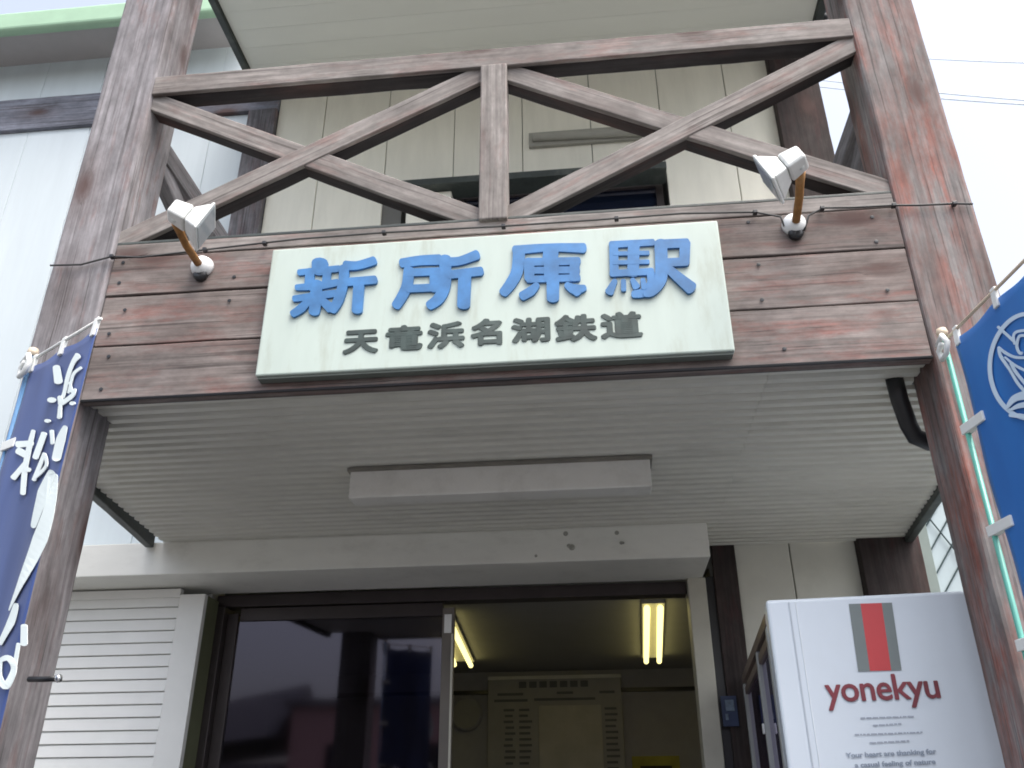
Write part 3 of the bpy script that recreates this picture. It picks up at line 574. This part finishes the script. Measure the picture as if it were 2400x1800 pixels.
# badge: grey, red, grey upright stripes
TLc, TRc, BRc, BLc = lg(1076, 597), lg(1355, 588), lg(1418, 1025), lg(1138, 1033)
def mixp(a, b, t): return (a[0]+(b[0]-a[0])*t, a[1]+(b[1]-a[1])*t)
for s0, s1, mt in ((0, .27, M_LOGOG), (.27, .76, M_LOGOR), (.76, 1, M_LOGOG)):
    quad('badge_stripe', [mixp(TLc, TRc, s0), mixp(TLc, TRc, s1), mixp(BLc, BRc, s1), mixp(BLc, BRc, s0)], mt, 0.001)
def vtext(s, pL, pR, xh, mat, off=0, label=None, space=1.0):
    """fit text between two pixel points of its baseline"""
    a = vpt(*pL); b = vpt(*pR); L = (b-a).length; d = (b-a).normalized()
    cu = bpy.data.curves.new('t', 'FONT'); cu.body = s; cu.size = 1; cu.space_character = space; t = bpy.data.objects.new('t', cu); COL.objects.link(t); bpy.context.view_layer.update(); wd_ = t.dimensions.x; bpy.data.objects.remove(t)
    size = xh; return text_obj(s, 'lettering', mat, V, a - uy*.0015, d, (0, 0, 1), size, off, L/(wd_*size), .0006, label=label, space=space)
z11 = vpt(1990, 1646); z12 = vpt(1990, 1610)
_l = []
for k_, (dx_, dy_) in enumerate(((0, 0), (1.5, 0), (-1.5, 0), (0, 1.3), (0, -1.3), (1, 1), (-1, -1))):
    o_ = vtext('yonekyu', (1939+dx_, 1645+dy_), (2204+dx_, 1635+dy_), .113, M_MAROON, 0, None, .96)
    for v_ in o_.data.vertices: v_.co += -uy*(.00012*k_)
    _l.append(o_)
_b = bmesh.new()
for o_ in _l: _b.from_mesh(o_.data)
_me = bpy.data.meshes.new('yonekyu'); _b.to_mesh(_me); _b.free(); _me.materials.append(M_MAROON)
_w = bpy.data.objects.new('lettering', _me); COL.objects.link(_w); _w.parent = V; _w['label'] = 'maroon word yonekyu'
for o_ in _l: bpy.data.objects.remove(o_)
vtext('Your heart are thanking for', (1984, 1776), (2194, 1766), .020, M_TXT2, .0006)
vtext('a casual feeling of nature', (2004, 1799), (2192, 1790), .020, M_TXT2, .0006)
rw = random.Random(5)
for (x0, x1, yy, sl_) in ((2017, 2142, 1683, -4), (2046, 2112, 1700, -4), (2003, 2162, 1722, -6), (2038, 2132, 1741, -5)):
    mb = MB(); x = x0
    while x < x1:
        w_ = rw.uniform(4, 15); t = (x-x0)/(x1-x0); yb = yy+sl_*t
        P = [vpt(x, yb-1.6), vpt(min(x+w_, x1), yb-1.6), vpt(min(x+w_, x1), yb+1.6), vpt(x, yb+1.6)]; P = [p-uy*.001 for p in P]; mb.prism(P, [p-uy*.001 for p in P]); x += w_+2.5
    mb.build('small_print', M_TXT, V)
# framed glass case behind it
C = thing('display_case', (.66, 4.2, -EH), 'brown framed glass case standing between the door and the white machine', 'case')
e0 = Vector((.60, 3.38, 0)); e1 = Vector((.715, 4.92, 0)); d_ = (e1-e0).normalized(); nrm = Vector((d_.y, -d_.x, 0)); LC = (e1-e0).length
def cbx(s0, s1, d0, d1, z0, z1): 
    q = lambda s, d, zz: e0+d_*s+nrm*d+Vector((0, 0, zz)); return MB().prism([q(s0, d0, z0), q(s1, d0, z0), q(s1, d1, z0), q(s0, d1, z0)], [q(s0, d0, z1), q(s1, d0, z1), q(s1, d1, z1), q(s0, d1, z1)])
M_FR = plain('case_frame', (.20, .15, .13), .4, metal=.3, var=.2); M_FRL = plain('case_frame_pale', (.38, .40, .40), .4, var=.1)
cbx(0, LC, 0, .045, .655, .70).build('top_frame', M_FR, C, bevel=.004)
cbx(0, LC, .006, .04, .60, .637).build('top_frame', M_FR, C, bevel=.004)
cbx(LC-.05, LC, 0, .05, -EH, .654).build('frame_upright', M_FRL, C, bevel=.004); cbx(LC*.36-.02, LC*.36+.02, 0, .045, -EH, .654).build('frame_upright', M_FRL, C, bevel=.004); cbx(0, .05, 0, .045, -EH, .654).build('frame_upright', M_FRL, C, bevel=.004)
cbx(.0, LC, 0, .045, -EH, -EH+.2).build('bottom_rail', M_FR, C)
cbx(.05, LC*.36-.02, .018, .022, -EH+.2, .60).build('pane', M_WGLASS, C); cbx(LC*.36+.02, LC-.05, .018, .022, -EH+.2, .60).build('pane', M_WGLASS, C)
cbx(.0, LC, .30, .33, -EH, .69).build('back_panel', plain('case_back', (.28, .29, .26), .8), C)
cbx(.05, LC-.05, .05, .29, .16, .18).build('shelf', M_FRL, C)
cbx(LC*.36-.012, LC*.36+.02, -.01, -.001, .33, .37).build('latch', M_DOME, C, bevel=.003)

# ------------------------------------------------------------------ screen at right of the corner
SC = thing('wire_screen', (2.1, 5.0, -EH), 'pale screen with crossed dark wires beyond the right corner post', 'screen')
MB().box(1.83, 2.62, 5.02, 5.03, -EH, 1.78).build('sheet', M_FENCE, SC)
MB().box(1.77, 1.835, 4.97, 5.03, -EH, 1.80).build('frame_post', plain('screen_post', (.22, .27, .25), .5), SC, bevel=.004)
MB().box(2.58, 2.64, 4.97, 5.018, -EH, 1.80).build('frame_post', plain('screen_post2', (.22, .27, .25), .5), SC, bevel=.004)
for i in range(-3, 16):
    z0 = -.4 + i*.135; a = Vector((1.84, 5.012, z0)); b = Vector((2.58, 5.012, z0+.74*1.35))
    if b.z > 1.77: t = (1.77-a.z)/(b.z-a.z); b = a.lerp(b, max(t, 0))
    if a.z < 1.7: MB().tube([a, b], .0045, 5).build('wire', M_FENCEL, SC)
for z0 in (1.75, 2.35):
    a = Vector((1.84, 5.002, min(z0, 1.77))); MB().tube([Vector((1.80+.0, 5.002, 1.68)) if z0 < 2 else Vector((2.1, 5.002, 1.76)), Vector((2.0, 5.002, 1.30)) if z0 < 2 else Vector((2.45, 5.002, .95)), Vector((2.12, 5.002, .95)) if z0 < 2 else Vector((2.58, 5.002, .7))], .0045, 5).build('wire', M_FENCEL, SC)

# ------------------------------------------------------------------ banners
DRAPE = []
def banner(polep, endp, L_, zt, zb, clothm, polem, label, amp, gap, seedp):
    T = thing('banner', (polep.x, polep.y, -EH), label, 'banner', 'narrow upright banners tied to poles at the two posts')
    d = Vector((endp.x-polep.x, endp.y-polep.y, 0)).normalized(); n = Vector((d.y, -d.x, 0))
    P = lambda s, off, zz: Vector((polep.x, polep.y, 0)) + d*s + n*off + Vector((0, 0, zz))
    MB().tube([P(0, 0, -EH), P(0, 0, zt+.02)], .0085, 12).build('pole', polem, T, smooth=True)
    MB().lathe(P(0, 0, zt+.02), (0, 0, 1), [(0, .016), (.012, .019), (.026, .015), (.032, .003)], 14).build('pole_cap', M_BARW, T, smooth=True)
    MB().tube([P(-.05, 0, zt), P(L_, 0, zt+.0)], .0055, 8).build('crossbar', M_BARW if polem == M_TEAL else M_CORD, T, smooth=True)
    W = L_-gap-.01; nu, nv = 26, 60; vs = []; fs = []
    def fold(u, v): return amp*(math.sin(u*7.3+seedp+v*1.7)*.6 + math.sin(u*13+v*4+seedp*2)*.25)*(min(1, v*4)+.15)
    cn = -1 if P(0, 0, 0).dot(n) > 0 else 1
    def drape(ob):
        o0 = Vector(T['_o']); pol = Vector((polep.x, polep.y, 0)); vv = [v.co + o0 for v in ob.data.vertices]
        base = min(abs((q-pol).dot(n)) for q in vv)
        for v, q in zip(ob.data.vertices, vv):
            s_ = (q-pol).dot(d); u = (s_-gap)/W; v_ = (zt-.03-q.z)/(zt-.03-zb); h_ = abs((q-pol).dot(n))-base
            v.co = P(s_, fold(max(0, min(1, u)), max(0, v_)) + cn*(.0055+h_), q.z) - o0
    DRAPE.append(drape)
    for i in range(nv+1):
        v = i/nv; zz = zt-.03 - (zt-.03-zb)*v
        for j in range(nu+1):
            u = j/nu; off = fold(u, v)
            edge = .012*math.sin(v*math.pi*7)*(1-u)
            vs.append(P(gap+edge*.6+u*W, off, zz - .012*math.sin(u*math.pi*2)**2*(1 if i == 0 else 0)))
    for i in range(nv):
        for j in range(nu): a = i*(nu+1)+j; fs.append([a, a+1, a+nu+2, a+nu+1])
    mb = MB(); mb.v = vs; mb.f = fs; c = mb.build('cloth', clothm, T, smooth=True)
    so_ = c.modifiers.new('thickness', 'SOLIDIFY'); so_.thickness = .0012
    for s in (gap+.02, gap+W*.5, gap+W-.015):
        MB().prism([P(s-.012, .004, zt+.012), P(s+.012, .004, zt+.012), P(s+.012, .008, zt-.055), P(s-.012, .008, zt-.055)], [P(s-.012, -.008, zt+.012), P(s+.012, -.008, zt+.012), P(s+.012, -.004, zt-.055), P(s-.012, -.004, zt-.055)]).build('tie_tab', M_CORD, T, bevel=.002)
    zz = zt-.30
    while zz > zb:
        MB().prism([P(-.014, .014, zz), P(gap+.05, .008, zz+.0), P(gap+.05, .008, zz-.032), P(-.014, .014, zz-.032)], [P(-.014, -.014, zz), P(gap+.05, -.008, zz), P(gap+.05, -.008, zz-.032), P(-.014, -.014, zz-.032)]).build('tie_tab', M_CORD, T, bevel=.002); zz -= .33
    return T, d, n, P
ZB = 1.42
pl = onZ(72, 846, ZB); pe = onZ(237, 747, ZB)
TL_, dl, nl, PL_ = banner(pl, pe, (pe-pl).length, ZB, -.75, M_CL, M_LBLUE, 'navy banner with white brush lettering in front of the left post', .009, .012, .4)
pr = onZ(2213, 800, ZB); pq = onZ(2400, 611, ZB)
TR_, dr, nr, PR_ = banner(pr, pq, .56, ZB, -.75, M_CR, M_TEAL, 'bright blue banner with a white oval emblem beside the right post', .010, .055, 2.0)
# corner loops
for P, T in ((PL_, TL_), (PR_, TR_)):
    sg = 1 if T is TL_ else 1; cn = -1 if P(0, 0, 0).dot(P(0, 1, 0)-P(0, 0, 0)) > 0 else 1
    MB().tube([P(-.012, cn*.018, ZB-.012), P(.030, cn*.022, ZB+.004), P(.050, cn*.022, ZB-.030), P(.030, cn*.022, ZB-.062), P(-.004, cn*.020, ZB-.066), P(-.014, cn*.018, ZB-.03), P(.02, cn*.024, ZB-.022)], .0095, 8).build('corner_loop', M_CORD, T, smooth=True)
# brush lettering
def front(P, n, off=.018):
    p = P(0, 0, 0); sgn = -1 if p.dot(n) > 0 else 1; return (p + n*sgn*off, n)
PLF = front(PL_, nl, .011); a_, s1 = (0, 760), .2411
for name_, strokes in (('lettering', [
    [(530, 410, 62), (548, 550, 72)], [(482, 728, 76)], [(742, 300, 62), (690, 370, 40), (640, 500, 38), (608, 640, 34), (590, 700, 34)], [(780, 420, 26), (700, 480, 32), (665, 600, 24), (650, 660, 22)],
    [(660, 560, 22), (690, 650, 34)], [(728, 630, 24), (690, 700, 44), (560, 770, 46)], [(560, 700, 40), (575, 760, 56)], [(565, 790, 34), (560, 900, 46)], [(705, 768, 54)], [(442, 932, 50)]]),
    ('lettering', [[(160, 1165, 56), (290, 1150, 50)], [(165, 1225, 60), (230, 1262, 60)], [(305, 1030, 34), (265, 1190, 46), (222, 1400, 46), (196, 1640, 40)], [(240, 1330, 40), (115, 1490, 46)], [(230, 1400, 40), (265, 1410, 36)],
     [(405, 1055, 46), (320, 1290, 46)], [(478, 1030, 36), (490, 1150, 40)], [(405, 1250, 32), (300, 1505, 32)], [(405, 1255, 30), (428, 1370, 34), (310, 1480, 30)]]),
    ('lettering', [[(632, 1000, 50), (585, 1120, 100), (545, 1300, 96)]])):
    glyph(name_, strokes, a_, s1, PLF, M_INKW, TL_, .0006)
glyph('lettering', [[(285, 20, 50), (235, 130, 84), (180, 310, 46)], [(296, 40, 56), (285, 200, 50), (225, 390, 76), (130, 600, 52), (40, 780, 10)]], (0, 1100), .4219, PLF, M_INKW, TL_, .0006)
glyph('lettering', [[(92, 755, 34), (60, 850, 52), (-8, 960, 40)], [(136, 870, 32), (134, 970, 36)], [(104, 970, 18), (80, 1100, 22)], [(10, 1060, 24), (55, 1050, 28), (78, 1110, 28), (35, 1205, 34), (8, 1150, 20), (10, 1060, 20)]], (0, 1100), .4219, PLF, M_INKW, TL_, .0006)
PRF = front(PR_, nr, .0125); BOLD = 1.35; M_EMB = plain('emblem_pale_blue', (.62, .76, .90), .7, var=.03)
cx, cyy, rx, ry = 440, 990, 383, 510
el = [(cx+rx*math.cos(t), cyy+ry*math.sin(t), 30) for t in [2*math.pi*i/28 + math.pi*.5 for i in range(29)]]
glyph('emblem', [el, [(135, 605, 20), (290, 745, 22)], [(300, 770, 22), (288, 700, 20), (320, 655, 20), (410, 640, 20)], [(410, 690, 20), (350, 700, 20), (322, 790, 22), (345, 855, 22), (375, 862, 22)],
    [(140, 800, 12), (200, 855, 22), (300, 900, 20), (430, 905, 20)], [(142, 805, 16), (160, 890, 22), (250, 1030, 20), (320, 1150, 22), (400, 1240, 24)], [(200, 900, 12), (300, 980, 18), (430, 1040, 20)],
    [(260, 960, 20), (310, 1050, 22), (420, 1180, 22)], [(215, 1400, 14), (280, 1310, 46), (370, 1275, 60), (470, 1265, 60)], [(250, 1415, 12), (330, 1375, 34), (450, 1355, 46)], [(250, 1465, 24), (330, 1470, 34), (450, 1490, 30)]],
    (2300, 620), .241, PRF, M_EMB, TR_, .0006)

for o_ in list(TL_.children)+list(TR_.children):
    if o_.name.startswith(('lettering', 'emblem')): DRAPE[0 if o_.parent is TL_ else 1](o_)

# ------------------------------------------------------------------ far things
for k, (p, q, rr2) in enumerate((((2110, 200), (2420, 226), .012), ((2110, 214), (2420, 236), .012), ((2160, 128), (2420, 138), .010))):
    a = onY(*p, 14); b = onY(*q, 12); a = a + (a-b)*1.2; b = b + (b-a)*.5
    pts = [a.lerp(b, t/12) + Vector((0, 0, -.12*math.sin(math.pi*t/12))) for t in range(13)]
    tag(MB().tube(pts, rr2, 5).build('power_line', plain('line_grey_%d' % k, (.60, .64, .66), .6), None), ['lowest of the thin power lines right of the right post', 'thin power line just above the lowest one right of the post', 'topmost thin power line in the white sky at right'][k], 'cable', 'power lines across the sky at right')
def onX(px, py, X): d = ray(px, py); return d*(X/d.x)
i0 = onX(1941, 8, 1.90); i1 = onX(1933, 40, 1.87)
ins = thing('cable_insulator', i1, 'dark insulator fittings on the roof edge beside the top of the right post', 'insulator')
for c_, r in ((i0, .042), (i1, .034)):
    MB().lathe(c_, (.1, .2, 1), [(-.03, .01), (-.02, r*.6), (0, r), (.02, r*.6), (.04, .015)], 12).build('bell', M_BLACK, ins, smooth=True)
MB().tube([i0+Vector((0, 0, .18)), i0, i1, i1-Vector((.0, 0, .05))], .007, 6).tube([i0+Vector((0, 0, .1)), Vector((1.79, i0.y, 5.36))], .008, 6).build('rod', M_BLACK, ins)
# house across the forecourt (seen only as a reflection in the door glass)
H = thing('house', (-2, -26, -EH), 'low house with a gabled roof across the forecourt, mirrored in the door glass', 'house')
MB().box(-12.5, 2, -32, -26, -EH, 4.3).build('wall', plain('house_wall', (.78, .45, .43), .8), H)
MB().box(-12.8, 2.3, -32.3, -25.7, 4.3, 4.55).build('roof', plain('house_roof', (.22, .20, .22), .7), H)
MB().prism([(-22, -33, 2.2), (-22, -25.3, 2.2), (-22, -29, 4.0)], [(-12.9, -33, 3.2), (-12.9, -25.3, 3.2), (-12.9, -29, 5.6)]).build('wing_roof', plain('house_roof_dark', (.09, .09, .11), .7), H)
MB().box(-21, -12.85, -31, -26.2, -EH, 2.25).build('wing_wall', plain('house_wing', (.3, .26, .28), .8), H)
for x in (-11, -7, -3): MB().box(x, x+1.6, -26.0+.005, -25.95, 1.6, 2.9).build('window', M_WGLASS, H)
for o in bpy.data.objects:
    if '_o' in o: del o['_o']
